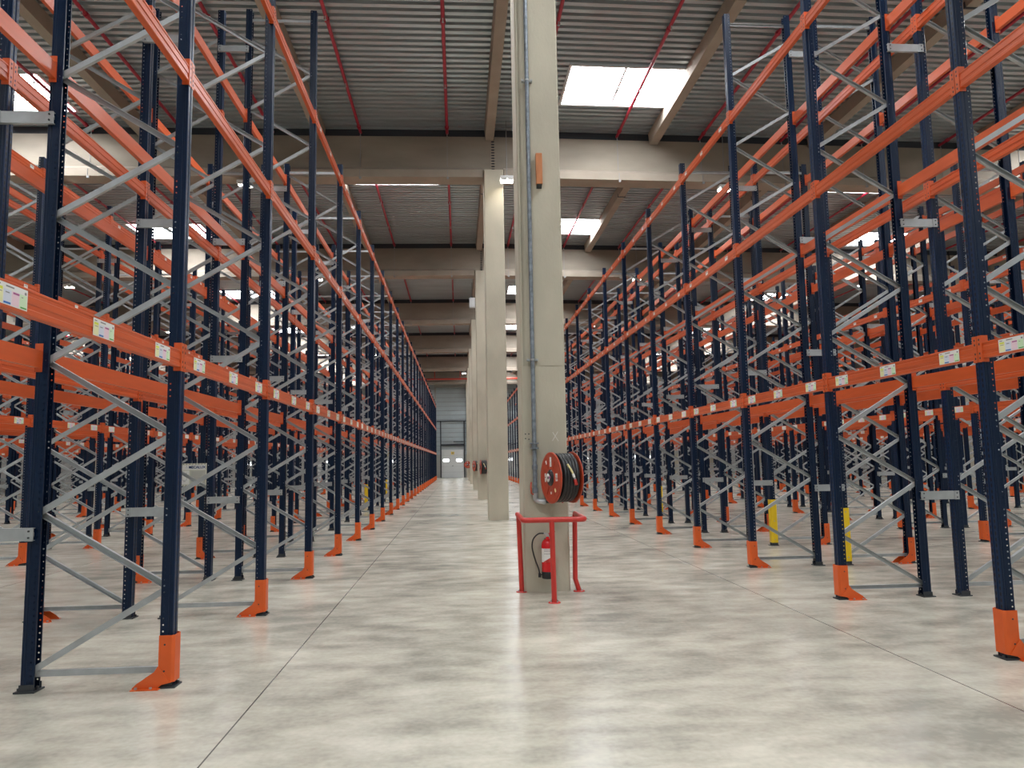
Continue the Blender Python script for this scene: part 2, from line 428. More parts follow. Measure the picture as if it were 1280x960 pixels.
# ------------------------------------------------------------------ racking
DEP=1.03                 # frame depth (post centre to post centre)
ZS,ZT=7.62,9.10          # short and tall frames
def post_profile():
    return [(-.050,-.034),(-.050,-.046),(-.046,-.05),(.010,-.05),(.014,-.047),(.024,-.047),(.028,-.05),(.046,-.05),(.05,-.044),(.05,-.012),(.043,-.008),(.043,.008),(.05,.012),(.05,.044),(.046,.05),(.028,.05),(.024,.047),(.014,.047),(.010,.05),(-.046,.05),(-.050,.046),(-.050,.034)]
def post(m, h, near, X=0, flip=1):
    pr=post_profile(); n=len(pr)
    for i in range(n-1):
        a,b=pr[i],pr[i+1]
        if near:
            fr = a[0]>.04 and b[0]>.04 and (abs(a[0]-b[0])<.01)
            mi = 1 if (fr) else (0 if (abs(a[1])>.04 and abs(b[1])>.04 and a[0]<.047 and b[0]<.047) else 2)
        else: mi=0
        m.add([(X+flip*a[0],flip*a[1],.012),(X+flip*b[0],flip*b[1],.012),(X+flip*b[0],flip*b[1],h),(X+flip*a[0],flip*a[1],h)],[(0,1,2,3)],mi)
def baseplate(m,mi=0,X=0,flip=1):
    x0,x1=sorted((X-flip*.07,X+flip*.085))
    m.box(x0,x1,-.075,.075,0,.012,mi)
    m.box(X-.056,X+.056,-.056,-.051,.012,.06,mi); m.box(X-.056,X+.056,.051,.056,.012,.06,mi)
    m.tube([(X-flip*.055,.0,.012),(X-flip*.055,.0,.035)],.012,6,mi); m.tube([(X+flip*.07,.03,.012),(X+flip*.07,.03,.032)],.012,6,mi)
def channel(m,p,q,w=.046,t=.032,mi=0,lip=.004,flip=False):
    """C channel from p to q in the xz-plane, open towards +y"""
    p=Vector(p);q=Vector(q); d=(q-p); L=d.length; d.normalize(); u=Vector((0,1,0)); v=d.cross(u).normalized()
    M=Matrix(((d.x,u.x,v.x,p.x),(d.y,u.y,v.y,p.y),(d.z,u.z,v.z,p.z),(0,0,0,1)))
    pr=[(-t/2,-w/2),(t/2,-w/2),(t/2,-w/2+lip),(-t/2+lip,-w/2+lip),(-t/2+lip,w/2-lip),(t/2,w/2-lip),(t/2,w/2),(-t/2,w/2)]
    if flip: pr=[(-a,b) for a,b in pr][::-1]
    m.prism(pr,0,L,'x',mi,M)
STEP=.605
def nodes(h):
    zs=[];z=.15;k=0
    while z<h-.10: zs.append((-DEP+.01 if k%2==0 else -.01,z)); z+=STEP;k+=1
    return zs
def frame_far(h):
    m=MB(); post(m,h,False); post(m,h,False,-DEP,-1); baseplate(m,1); baseplate(m,1,-DEP,-1)
    ns=nodes(h)
    def bx(p,q):
        p=Vector(p);q=Vector(q); d=(q-p);L=d.length;d.normalize();u=Vector((0,1,0));v=d.cross(u)
        M=Matrix(((d.x,u.x,v.x,p.x),(d.y,u.y,v.y,p.y),(d.z,u.z,v.z,p.z),(0,0,0,1)))
        m.prism([(-.013,-.0225),(.013,-.0225),(.013,.0225),(-.013,.0225)],0,L,'x',2,M,caps=False)
    bx((-DEP+.03,0,.13),(-.03,0,.13)); bx((-DEP+.03,0,h-.17),(-.03,0,h-.17))
    for a,b in zip(ns,ns[1:]): bx((a[0],0,a[1]),(b[0],0,b[1]))
    return m
far_mb={ZS:frame_far(ZS),ZT:frame_far(ZT)}
FARM=[M_navy,M_base,M_galv]
far_me={h:far_mb[h].mesh('upright_frame',FARM) for h in (ZS,ZT)}
def mk(f,mats,nm):
    m=MB(); f(m); return m.mesh(nm,mats)
post_me={h:mk(lambda m:post(m,h,True),[M_side,M_front,M_navy],'post') for h in (ZS,ZT)}
base_me=mk(lambda m:baseplate(m),[M_base],'base_plate')
horiz_me=mk(lambda m:channel(m,(-DEP+.03,0,0),(-.03,0,0),.045,.03),[M_galv],'horizontal_brace')
dA_me=mk(lambda m:channel(m,(-DEP+.01,0,.0),(-.01,0,STEP)),[M_galv],'diagonal_brace')
dB_me=mk(lambda m:channel(m,(-.01,0,0),(-DEP+.01,0,STEP),flip=True),[M_galv],'diagonal_brace')
bolt_me=mk(lambda m:[m.tube([(0,-.056,0),(0,-.05,0)],.011,6)],[M_galv],'bolt')

def near_frame(h,loc,rz):
    t=empty('upright_frame',loc,rz)
    for X,r in ((0,0),(-DEP,PI)):
        p=link('post',post_me[h],t,(X,0,0),r); link('base_plate',base_me,p)
    link('horizontal_brace',horiz_me,t,(0,0,.13)); link('horizontal_brace',horiz_me,t,(0,0,h-.17))
    ns=nodes(h)
    for k,(a,b) in enumerate(zip(ns,ns[1:])):
        link('diagonal_brace',dA_me if k%2==0 else dB_me,t,(0,0.008 if k%2 else -.008,a[1]))
    return t

# beams ------------------------------------------------------------
LEV=[2.58,5.02,7.27]
def beam_profile():
    H=.07
    return [(.0,-H),(.046,-H),(.05,-H+.006),(.05,-.040),(.044,-.034),(.044,-.012),(.05,-.006),(.05,.030),(.044,.035),(.044,.052),(.05,.057),(.05,H-.003),(.046,H),(.0,H)]
def beam_rail(m,L,mi=0): m.prism(beam_profile(),-L/2,L/2,'y',mi)
def connector(m,s,L,mi=0):
    e=s*L/2
    y0,y1=sorted((e,e+s*.048)); m.box(.0505,.056,y0,y1,-.10,.13,mi)
    y0,y1=sorted((e-s*.006,e)); m.box(-.004,.056,y0,y1,-.10,.13,mi)
def conn_holes(m,s,L,mi):
    for z in (.095,.055,-.025,-.065):
        y=s*(L/2+.024); m.box(.0562,.057,y-.007,y+.007,z-.009,z+.009,mi)
def label_big(m,simple=False):
    W,H=.14,.055; x=.0512
    def r(y0,y1,z0,z1,mi,d=0): m.add([(x+d,y0,z0),(x+d,y1,z0),(x+d,y1,z1),(x+d,y0,z1)],[(0,1,2,3)],mi)
    r(-W,W,-H,H,0)
    if simple:
        r(-W*.95,-W*.5,-H*.9,H*.5,1,.0006); r(W*.5,W*.95,-H*.9,H*.5,4,.0006); r(-W*.5,0,-H*.9,H*.5,2,.0006); r(0,W*.5,-H*.9,H*.5,3,.0006); return
    q=W/2
    for i,mi in enumerate((1,2,3,4)):
        r(-W+.006+i*(q-.002),-W+i*(q-.002)+q,-H+.006,H*.42,mi,.0006)
    d=.0012
    r(-W+.012,-W+.065,.016,.030,8,d); r(-W+.076,-W+.135,-H+.006,-H+.016,5,d); r(.012,.066,.010,.020,7,d); r(W-.062,W-.008,-H+.006,-H+.014,6,d)
    for y0,y1,z0,z1 in ((-W+.014,-W+.046,.038,.044),(-W+.09,-W+.16,.036,.044),(W-.03,W-.012,.026,.040),(-W+.018,-W+.060,.004,.008),(-W+.088,-W+.122,.006,.012),(W-.056,W-.04,.006,.010)):
        r(y0,y1,z0,z1,9,d)
def label_small(m):
    m.add([(.0512,-.06,-.032),(.0512,.06,-.032),(.0512,.06,.032),(.0512,-.06,.032)],[(0,1,2,3)],0)
    m.add([(.052,-.045,.008),(.052,.045,.008),(.052,.045,.02),(.052,-.045,.02)],[(0,1,2,3)],9)
lab_big_me=mk(lambda m:label_big(m),LABM,'barcode_label')
lab_small_me=mk(lambda m:label_small(m),LABM,'barcode_label')
LABY=[.38,1.36,2.30]
BM={}
def beam_meshes(L):
    if L in BM: return BM[L]
    rail=mk(lambda m:beam_rail(m,L),[M_orange],'pallet_beam')
    cs=[]
    for s in (-1,1):
        m=MB(); connector(m,s,L); conn_holes(m,s,L,1); cs.append(m.mesh('beam_connector',[M_orange,M_dark]))
    far={}
    for kind in ('plain','big','small'):
        m=MB(); beam_rail(m,L)
        for s in (-1,1): connector(m,s,L)
        if kind!='plain':
            for s in LABY:
                q=MB(); (label_big(q,True) if kind=='big' else label_small(q)); q.m=[k+1 for k in q.m]
                m.merge(q,Matrix.Translation((0,s-L/2-.05,0)))
        far[kind]=(m,m.mesh('pallet_beam',[M_orange]+LABM))
    BM[L]=(rail,cs,far); return BM[L]

# foot guard --------------------------------------------------------
def foot_guard(m):
    # plan: U around the post front, front face towards +x
    o=.075; x1=.072; xb=-.045; t=.006; b=.02
    pr=[(xb,-o),(x1-b,-o),(x1,-o+b),(x1,o-b),(x1-b,o),(xb,o),(xb,o-t),(x1-b-.002,o-t),(x1-t,o-b-.002),(x1-t,-o+b+.002),(x1-b-.002,-o+t),(xb,-o+t)]
    m.prism(pr,.045,.40,'z')
    for s in (-1,1):
        y0,y1=sorted((s*(o+.0015),s*(o+.0015+t)))
        # toe plates running back along the floor
        m.prism([(x1-b,.045),(xb,.17),(xb-.03,.125),(-.20,.045),(-.235,.012),(-.235,.004),(xb,.004),(xb+.03,.03)],y0,y1,'y')
        y0,y1=sorted((s*o,s*(o+.045))); m.box(-.235,xb+.02,y0,y1,.0,.006)
        for hx in (-.20,-.09): m.tube([(hx,s*(o+.022),.006),(hx,s*(o+.022),.02)],.011,6,1)
        for z in (.33,.13): m.tube([(.0,s*(o+.0),z),(.0,s*(o+.001),z)],.008,8,2)
guard_me=mk(foot_guard,[M_guard,M_galv,M_dark],'foot_guard')
def spacer(m):
    pr=[(-.018,-.05),(.018,-.05),(.018,-.044),(-.012,-.044),(-.012,-.02),(-.004,-.014),(-.004,.014),(-.012,.02),(-.012,.044),(.018,.044),(.018,.05),(-.018,.05)]
    m.prism([(p[0],p[1]) for p in pr],-.24,.24,'x')
    for s in (-1,1):
        x0,x1=sorted((s*.18,s*.24)); m.box(x0,x1,-.026,-.018,-.052,.052,0)
        for z in (-.025,.025): m.tube([(s*.21,-.026,z),(s*.21,-.034,z)],.008,6,1)
spacer_me=mk(spacer,[M_galv,M_base],'row_spacer')

# layout: double rows. each row: x of aisle-side post plane, facing (+1/-1), y start, pitch, words
rows=[]
def add_rows():
    for k in range(0,6):
        yo=6.18-(0 if k==0 else .2); a=-2.30-5.56*k
        rows.append(dict(x=a,f=1,y0=yo,p=2.725,i=2*k,side='left',lo=-1 if k==0 else 0))
        rows.append(dict(x=a-2.52,f=-1,y0=yo+.05,p=2.725,i=2*k+1,side='left',lo=-1 if k==0 else 0))
        yo=6.04-(0 if k==0 else .3); a=4.55+5.56*k
        rows.append(dict(x=a,f=-1,y0=yo,p=2.69,i=2*k,side='right',lo=-1 if k==0 else 0))
        rows.append(dict(x=a+2.52,f=1,y0=yo-.02,p=2.69,i=2*k+1,side='right',lo=-1 if k==0 else 0))
add_rows()
rows=[r for r in rows if XL+1.2<r['x']-1.1 and r['x']+1.1<XR-1.2]
NF=25
def rowname(r): return '%s rack row on the %s'%(ORD[r['i']],r['side'])
frames=[];beams=[];guards=[];spacers=[]
for r in rows:
    for n in range(r['lo'],NF+1):
        y=r['y0']+r['p']*n; x=r['x']; h=ZT if n<=2 else ZS; f=r['f']
        xb=x-f*DEP
        def bay(m):
            return m>=r['lo'] and m<NF and any(seen([(q,max(r['y0']+r['p']*m,.8),z),(q,r['y0']+r['p']*(m+1),z)],0) for q in (x,xb) for z in LEV)
        if seen([(q,y,z) for q in (x,xb) for z in (0,h)]) or bay(n) or bay(n-1):
            frames.append((math.hypot(x,y),r,n,h))
        if n>=0 and seen([(x,y,0),(x,y,.4)]): guards.append((math.hypot(x,y),r,n))
        if n<NF:
            y1=y+r['p']; ym=(y+y1)/2
            for lv,z in enumerate(LEV):
                for back in (0,1):
                    bx=xb if back else x
                    if seen([(bx,max(y,.8),z),(bx,y1,z)],0): beams.append((math.hypot(bx,ym),r,n,lv,back))
        if r['i']%2==0 and n>=0:
            hs=[1.2,4.6,6.93] if n<=1 else ([1.2,3.35,5.2,7.1] if n>2 else [1.2,3.35,5.2,8.4])
            xs=(x-f*DEP)-f*.23
            for q,z in enumerate(hs):
                if seen([(xs-.2,y,z),(xs+.2,y,z)],0): spacers.append((math.hypot(xs,y),r,n,q,z,xs))
for l in (frames,beams,guards,spacers): l.sort(key=lambda t:t[0])
LIM=300
def M4(x,y,z,rz): return Matrix.Translation((x,y,z))@Matrix.Rotation(rz,4,'Z')
rest=MB()
for idx,(d,r,n,h) in enumerate(frames):
    x,y,rz=r['x'],r['y0']+r['p']*n,(0 if r['f']>0 else PI)
    if idx>=LIM: rest.merge(far_mb[h],M4(x,y,0,rz)); continue
    if d<19.5 or (r['i']==0 and d<24): o=near_frame(h,(x,y,0),rz)
    else: o=link('upright_frame',far_me[h],None,(x,y,0),rz)
    if n<0: lab='navy upright frame level with the camera, %s'%rowname(r)
    else: lab='%snavy upright frame, %s ahead in the %s'%('tall ' if h==ZT else '',ORD[n],rowname(r))
    tag(o,lab,'rack frame','navy upright frames with grey zigzag bracing')
if rest.v:
    tag(rest.build('distant_upright_frames',FARM),'mass of distant navy upright frames in the outermost rows','rack frames',None,'stuff')
NEARB=16.
restb=MB()
lvw=['low','middle','high']
for idx,(d,r,n,lv,back) in enumerate(beams):
    L=round(r['p']-.104,4)
    rail,cs,far=beam_meshes(L)
    x=r['x'] if not back else r['x']-r['f']*DEP
    f=r['f'] if not back else -r['f']; rz=0 if f>0 else PI
    y=r['y0']+r['p']*(n+.5); z=LEV[lv]
    kind='plain' if back else ('big' if lv==0 else ('small' if n>=2 else 'plain'))
    if idx>=LIM: restb.merge(far[kind][0],M4(x,y,z,rz)); continue
    if d<NEARB:
        o=link('pallet_beam',rail,None,(x,y,z),rz)
        for c in cs: link('beam_connector',c,o)
        if kind!='plain':
            for s in LABY:
                yy=s-r['p']/2
                if f<0: yy=-yy
                link('barcode_label',lab_big_me if kind=='big' else lab_small_me,o,(0,yy,0))
    else: o=link('pallet_beam',far[kind][1],None,(x,y,z),rz)
    tag(o,'%s orange beam, %s side, %s bay ahead, %s'%(lvw[lv],'back' if back else ('label' if kind!='plain' else 'aisle'),ORD[n+1],rowname(r)),'rack beam','orange pallet rack beams')
if restb.v: tag(restb.build('distant_pallet_beams',[M_orange]+LABM),'mass of distant orange rack beams','rack beams',None,'stuff')
restg=MB(); gm=MB(); foot_guard(gm)
yellow={('left',1):(12,10),('right',1):()}
for idx,(d,r,n) in enumerate(guards):
    x,y,rz=r['x'],r['y0']+r['p']*n,(0 if r['f']>0 else PI)
    if idx>=LIM: restg.merge(gm,M4(x,y,0,rz)); continue
    o=link('foot_guard',guard_me,None,(x,y,0),rz)
    tag(o,'orange steel foot guard on the %s frame ahead, %s'%(ORD[n],rowname(r)),'post guard','orange foot guards')
if restg.v: tag(restg.build('distant_foot_guards',[M_guard,M_galv,M_dark]),'mass of distant orange foot guards','post guards',None,'stuff')
rests=MB(); sm_=MB(); spacer(sm_)
for idx,(d,r,n,q,z,xs) in enumerate(spacers):
    y=r['y0']+r['p']*n
    if idx>=LIM: rests.merge(sm_,M4(xs,y-.06,z,0)); continue
    o=link('row_spacer',spacer_me,None,(xs,y-.06,z))
    tag(o,'grey row spacer, %s up at %s frame, %s'%(ORD[q],ORD[n],rowname(r)),'rack spacer','grey row spacers')
if rests.v: tag(rests.build('distant_row_spacers',[M_galv,M_base]),'mass of distant grey row spacers','rack spacers',None,'stuff')

# yellow post sleeves (inner posts next to crossing points)
def sleeve(m):
    o=.066; t=.006
    pr=[(-.03,-o),(.05,-o),(.07,-.045),(.07,.045),(.05,o),(-.03,o),(-.03,o-t),(.048,o-t),(.064,.043),(.064,-.043),(.048,-o+t),(-.03,-o+t)]
    m.prism(pr,.06,.88,'z')
    for z in (.12,.47,.82): m.tube([(.07,0,z),(.074,0,z)],.01,6,1)
sleeve_me=mk(sleeve,[M_yellow,M_galv],'post_sleeve')
def yr(side,n):
    return (6.18+2.725*n+.05) if side=='left' else (6.02+2.69*n)
ylist=[(6.04,yr('right',3),-PI/2,'third'),(6.04,yr('right',2),-PI/2,'second'),(6.04,yr('right',6),-PI/2,'sixth'),(-3.79,yr('left',9),-PI/2,'ninth'),(-3.79,yr('left',12),-PI/2,'twelfth')]
for i,(x,y,rz,w) in enumerate(ylist):
    o=link('post_sleeve',sleeve_me,None,(x,y,0),rz)
    side='right' if x>0 else 'left'
    tag(o,'yellow protective sleeve on an inner post, %s one back along the %s racks'%(w,side),'post sleeve','yellow post sleeves')

# ------------------------------------------------------------------ load sign on the left racks
t=MB(); sx,sy,sz=-4.97,14.29,1.56
W,H=.40,.33
t.box(-W,W,-.012,0,-H,H)
for k in range(9):
    xx=-W+.05+k*(2*W-.1)/8
    for zz in (-H+.02,H-.02): t.box(xx-.012,xx+.012,-.0145,-.012,zz-.010,zz+.010,1)
sg=t.build('load_sign',[mat('sign_cream',(.62,.62,.52),.5),M_base]); sg.location=(sx,sy,sz); sg.scale=(.635,1,.635)
t=MB(); y=-.0135
def rq(m,x0,x1,z0,z1,mi,yy=-.0135): m.add([(x0,yy,z0),(x1,yy,z0),(x1,yy,z1),(x0,yy,z1)],[(0,1,2,3)],mi)
rq(t,-W+.03,W-.03,.14,H-.05,0); rq(t,-W+.03,-.09,-H+.05,.12,0); rq(t,-.06,W-.03,-H+.05,.12,1)
for k in range(6): rq(t,-.02,W-.08-.03*(k%3),.07-k*.055,.078-k*.055,2,-.0150)
rq(t,-.29,-.16,-.16,.06,2,-.0142); rq(t,-.282,-.168,-.152,.052,0,-.0150)
rq(t,-.26,-.19,-.20,-.185,2,-.0142)
t.build('printed_panel',[M_white,mat('sign_grey',(.48,.49,.44),.5),M_grey],sg)
t=MB()
for a0 in (0,120,240):
    a=math.radians(a0+90); c=(-.17+.018*math.cos(a),.218+.022*math.sin(a))
    t.add([(c[0]+.02*math.cos(a),-.0155,c[1]+.026*math.sin(a)),(c[0]-.012*math.sin(a),-.0155,c[1]+.012*math.cos(a)),(c[0]+.012*math.sin(a),-.0155,c[1]-.012*math.cos(a))],[(0,1,2)])
t.build('emblem',M_sblu,sg)
fc=bpy.data.curves.new('lettering','FONT'); fc.body='MECALUX'; fc.size=.105; fc.align_x='LEFT'; fc.align_y='CENTER'; fc.extrude=.001; fc.offset=.0035
fc.materials.append(mat('sign_blue',(.01,.05,.16),.5)); tmp=link('tmp',fc); bpy.context.view_layer.update()
fm=bpy.data.meshes.new_from_object(tmp.evaluated_get(bpy.context.evaluated_depsgraph_get())); bpy.data.objects.remove(tmp)
fo=link('lettering',fm,sg,(-.11,-.016,.215)); fo.rotation_euler=(PI/2,0,0)
tag(sg,'cream load notice board headed MECALUX, fixed to a post in the second left rack row','sign')

# ------------------------------------------------------------------ items on the near column
CFY=9.825
# riser pipe
t=MB(); px=.995; py=CFY-.055
t.tube([(px,py,10.6),(px,py,1.26)],.029,12)
for z in (1.32,1.62,1.9): t.tube([(px,py,z-.03),(px,py,z+.03)],.038,12)
t.tube([(px,py,1.86),(px,py,1.875)],.06,12); t.tube([(px,py,1.925),(px,py,1.94)],.06,12)
rp=t.build('riser_pipe',mat('galvanised_pipe',(.20,.23,.26),.5,.4,noise=.3,scale=18))
for z in (3.05,6.99,9.2):
    t=MB()
    t.tube([(px,py,z-.012),(px,py,z+.012)],.036,12); t.box(px-.075,px+.075,py+.02,py+.055,z-.014,z+.014)
    t.box(px-.075,px-.055,py-.012,py+.02,z-.014,z+.014);t.box(px+.055,px+.075,py-.012,py+.02,z-.014,z+.014)
    t.build('pipe_clamp',M_galv,rp)
t=MB(); t.tube([(px,py,1.28),(px,py,1.21),(px+.015,py,1.185),(px+.05,py-.01,1.172),(px+.10,py-.02,1.17)],.036,12)
t.tube([(px+.10,py-.02,1.17),(px+.14,py-.03,1.17)],.042,8)
t.build('elbow_fitting',M_galv,rp)
t=MB(); t.tube([(px+.14,py-.03,1.17),(px+.24,py-.05,1.17),(px+.30,py-.06,1.18)],.022,10); t.tube([(px+.19,py-.04,1.15),(px+.19,py-.04,1.20)],.03,10)
t.build('valve',M_base,rp)
t=MB(); t.tube([(px+.30,py-.07,1.16),(px+.35,py-.09,1.19)],.010,8); t.tube([(px+.345,py-.09,1.15),(px+.355,py-.09,1.225)],.012,8); t.build('valve_handle',M_rail,rp)
t=MB(); t.tube([(px-.05,py+.02,1.42),(px-.06,py-.02,1.36),(px-.055,py-.03,1.28),(px-.02,py-.01,1.26)],.011,8); t.build('drain_cock',M_reel,rp)
tag(rp,'galvanised vertical water pipe clamped to the nearest concrete column','pipe')

# hose reel ------------------------------------------------------------
def make_reel():
    root=empty('hose_reel')
    R0=.325; hl=.145
    # local frame: axis along local x, from left disc (-hl) to right disc (+hl)
    MX=Matrix.Rotation(PI/2,4,'Y')
    for s,nm in ((-1,'left'),(1,'right')):
        t=MB()
        M=Matrix.Translation((s*hl,0,0))@Matrix.Rotation(s*PI/2,4,'Y')
        t.lathe([(.06,.012),(.10,.012),(.13,.004),(.27,.004),(.285,.010),(R0-.01,.012),(R0,.006),(R0,-.004),(R0-.01,-.006),(.06,-.006)],48,0,M)
        # pressed ribs
        for a in range(6):
            ang=a*PI/3+.5
            for rr in (.19,):
                Mr=M@Matrix.Rotation(ang,4,'Z')@Matrix.Translation((rr,0,.006))
                t.box(-.055,.055,-.004,.004,-.001,.004,0,Mr)
        t.build('reel_disc',M_reel,root)
    t=MB(); M=Matrix.Translation((-hl,0,0))@Matrix.Rotation(-PI/2,4,'Y')
    t.lathe([(0,.032),(.06,.032),(.095,.024),(.105,.010),(.105,0)],28,0,M); t.build('hub_cap',M_blackp,root)
    t=MB()
    def st(r,ang,w,h,mi,z=.0065):
        Mr=M@Matrix.Rotation(ang,4,'Z')@Matrix.Translation((r,0,z)); t.box(-h/2,h/2,-w/2,w/2,-.001,.001,mi,Mr)
    # M maps local x-> up/down; stickers at clock positions
    st(.20,0,.05,.12,0); st(.19,PI,.03,.03,0); st(.175,-PI/2+.05,.095,.06,0); st(.17,PI/2,.11,.035,0); st(.20,-PI*.78,.035,.05,1); st(.235,.62,.03,.05,0)
    for k in range(4): st(.165+.018*k-.025,0,.03,.006,2,.008)
    st(.165,-PI/2+.05,.07,.007,2,.008); st(.185,-PI/2+.05,.07,.007,2,.008)
    t.lathe([(.02,.034),(.055,.034),(.055,.0335)],20,0,M@Matrix.Translation((0,.028,0)))
    st(.03,-PI/2+.2,.03,.05,3,.036)
    t.build('sticker',[M_white,M_lyel,M_grey,M_spin],root)
    t=MB(); t.tube([(-hl,0,0),(hl+.03,0,0)],.05,16); t.build('axle_drum',M_reel,root)
    # hose: helix of turns
    t=MB(); pts=[]; turns=5; n=40; r=.236
    for k in range(turns*n+1):
        a=2*PI*k/n; pts.append((-hl+.024+(2*hl-.05)*k/(turns*n),r*math.cos(a),r*math.sin(a)))
    t.tube(pts,.027,10)
    pts=[]
    turns=5
    for k in range(turns*n+1):
        a=2*PI*k/n; pts.append((hl-.04-(2*hl-.08)*k/(turns*n),(r+.048)*math.cos(a+1),(r+.048)*math.sin(a+1)))
    t.tube(pts,.027,10)
    t.lathe([(.22,-hl+.01),(.22,hl-.01)],32,0,MX)
    t.build('hose',M_black,root)
    t=MB(); Rr=.315
    def onr(x,phi,rr=Rr): return (x,-rr*math.cos(phi),rr*math.sin(phi))
    t.tube([onr(-.045,.55,.322),onr(-.015,.32,.325),onr(.005,.16,.328)],.0135,10,0); t.tube([onr(.005,.16,.325),onr(.02,.02,.328)],.016,10,1)
    t.tube([onr(.02,.02,.328),onr(.028,-.05,.328)],.012,10,2)
    t.tube([onr(.028,-.05,.328),onr(.05,-.26,.326)],[.019,.023],12,3)
    t.build('nozzle',[M_brass,M_white,M_galv,M_rail],root)
    t=MB(); t.box(hl+.012,hl+.022,-.03,.40,-.03,.03); t.box(-.02,.17,.33,.345,-.10,.10); t.box(.05,.07,.02,.34,-.16,-.14)
    t.build('swing_bracket',M_rail,root)
    return root
reel=make_reel()
reel.location=(1.30,9.41,1.485); reel.rotation_euler=(0,0,math.radians(17))
tag(reel,'red fire hose reel with black hose and yellow nozzle on the nearest column','hose reel')
def copy_tree(o,parent=None):
    c=o.copy(); COL.objects.link(c); c.parent=parent
    for ch in list(o.children): copy_tree(ch,c)
    return c
for (x,y,rz,w) in ((1.10,33.4,.1,'third'),(1.04,45.4,.3,'fourth'),(.80,69.55,PI/2-.1,'sixth')):
    c=copy_tree(reel); c.location=(x,y,1.47); c.rotation_euler=(0,0,rz)
    tag(c,'small distant red hose reel beside concrete column %s from the camera'%w,'hose reel')

# wooden block
t=MB(); x0,x1,z0,z1=1.098,1.182,5.49,5.93; yb,yf=CFY,CFY-.085
t.prism([(yb,z0-.0),(yf,z0),(yf,z1-.01),(yf+.012,z1),(yb,z1)],x0,x1,'x',0)
t.prism([(yb,z0-.045),(yb,z0),(yf+.02,z0)],x0+.006,x1-.006,'x',1)
tag(t.build('wooden_block',[M_wood,M_base]),'orange wooden block fixed high on the nearest concrete column','block')
# chalk mark and bolt holes on the column
t=MB()
for a,b in (((1.245,1.965),(1.32,2.085)),((1.325,1.96),(1.25,2.08))):
    d=Vector((b[0]-a[0],0,b[1]-a[1])).normalized(); u=Vector((d.z,0,-d.x))*.004
    A=Vector((a[0],CFY-.002,a[1])); B=Vector((b[0],CFY-.002,b[1])); t.add([A-u,A+u,B+u,B-u],[(0,1,2,3)])
tag(t.build('chalk_mark',mat('chalk',(.62,.61,.56),.9)),'faint white chalk X on the nearest concrete column above the hose reel','mark')
t=MB()
for x,z in ((.885,2.06),(.93,2.06),(.885,2.0),(.93,1.99)): t.tube([(x,CFY-.001,z),(x,CFY+.01,z)],.009,8)
tag(t.build('drill_holes',M_dark),'four small drilled holes in the nearest column left of the pipe','holes')

t=MB(); t.box(-.13,.13,-.09,.09,-.30,.16); t.box(-.11,.11,-.10,-.09,-.27,.12,0); t.box(-.05,.05,.0,.09,.16,.24,1); t.tube([(0,.03,.24),(0,.03,.9)],.012,6,1)
o=t.build('wall_heater',[M_frame,M_base]); o.location=(.68,33.87,9.15)
tag(o,'small pale grey unit mounted high on the left of the third central column','heater')
# guard rail ------------------------------------------------------------
gr=empty('guard_rail',(1.13,9.4,0)); ox,oy=1.13,9.4
def bend(pts,rad=.07,n=5):
    out=[Vector(pts[0])]
    for i in range(1,len(pts)-1):
        p=Vector(pts[i]); a=(Vector(pts[i-1])-p).normalized(); b=(Vector(pts[i+1])-p).normalized()
        for k in range(n+1):
            t=k/n; out.append((p+a*rad)*(1-t)**2+p*2*t*(1-t)+(p+b*rad)*t**2)
    out.append(Vector(pts[-1])); return out
def L(p): return (p[0]-ox,p[1]-oy,p[2])
t=MB(); t.tube([L(p) for p in bend([(.765,9.89,1.0),(.765,9.05,.985),(1.525,9.05,.985),(1.525,9.83,1.0)])],.033,14); t.build('top_rail',M_rail,gr)
for pts in ([(.775,9.86,.99),(.80,9.86,.01)],[(1.115,9.05,.97),(1.125,9.05,.01)],[(1.515,9.80,.99),(1.50,9.80,.16),(1.545,9.79,.01)]):
    t=MB(); t.tube([L(p) for p in pts],.032,14); lg=t.build('leg',M_rail,gr)
    q=pts[-1]; t=MB(); t.lathe([(0,.012),(.07,.012),(.075,.006),(.075,0)],20,0,Matrix.Translation(L((q[0],q[1],0))))
    for k in range(4):
        a=k*PI/2+.6; t.tube([L((q[0]+.055*math.cos(a),q[1]+.055*math.sin(a),.012)),L((q[0]+.055*math.cos(a),q[1]+.055*math.sin(a),.028))],.009,6,1)
    t.build('floor_flange',[M_rail,M_galv],lg)
tag(gr,'red tubular guard rail on three legs around the nearest column','guard rail')

# extinguisher ------------------------------------------------------------
ex=empty('fire_extinguisher',(1.135,9.70,.19))
t=MB(); t.lathe([(0,.06),(.078,.06),(.082,.07),(.082,.42),(.076,.455),(.058,.485),(.032,.50),(.02,.505),(.02,.53),(0,.53)],28); t.build('cylinder',M_reddeep,ex)
t=MB(); t.lathe([(0,0),(.078,0),(.086,.01),(.086,.085),(.083,.09)],28); t.build('base_skirt',M_black,ex)
t=MB(); n=16
for k in range(n):
    a0=PI+.15+(PI-.3)*k/n; a1=PI+.15+(PI-.3)*(k+1)/n; r=.0835
    f0=k/n; f1=(k+1)/n; zb=.21
    t.add([(r*math.cos(a),r*math.sin(a),z) for a,z in ((a0,zb),(a1,zb),(a1,.385),(a0,.385))],[(0,1,2,3)],0)
    r=.0842
    zz0=.205+.13*max(0,f0-.1); zz1=.205+.13*max(0,f1-.1)
    if zz0>.212: t.add([(r*math.cos(a),r*math.sin(a),z) for a,z in ((a0,.209),(a1,.209),(a1,zz1),(a0,zz0))],[(0,1,2,3)],1)
    if 3<k<12:
        for z in (.345,.315,.365): t.add([(r*math.cos(a),r*math.sin(a),q) for a,q in ((a0,z),(a1-.04,z),(a1-.04,z+.008),(a0,z+.008))],[(0,1,2,3)],2)
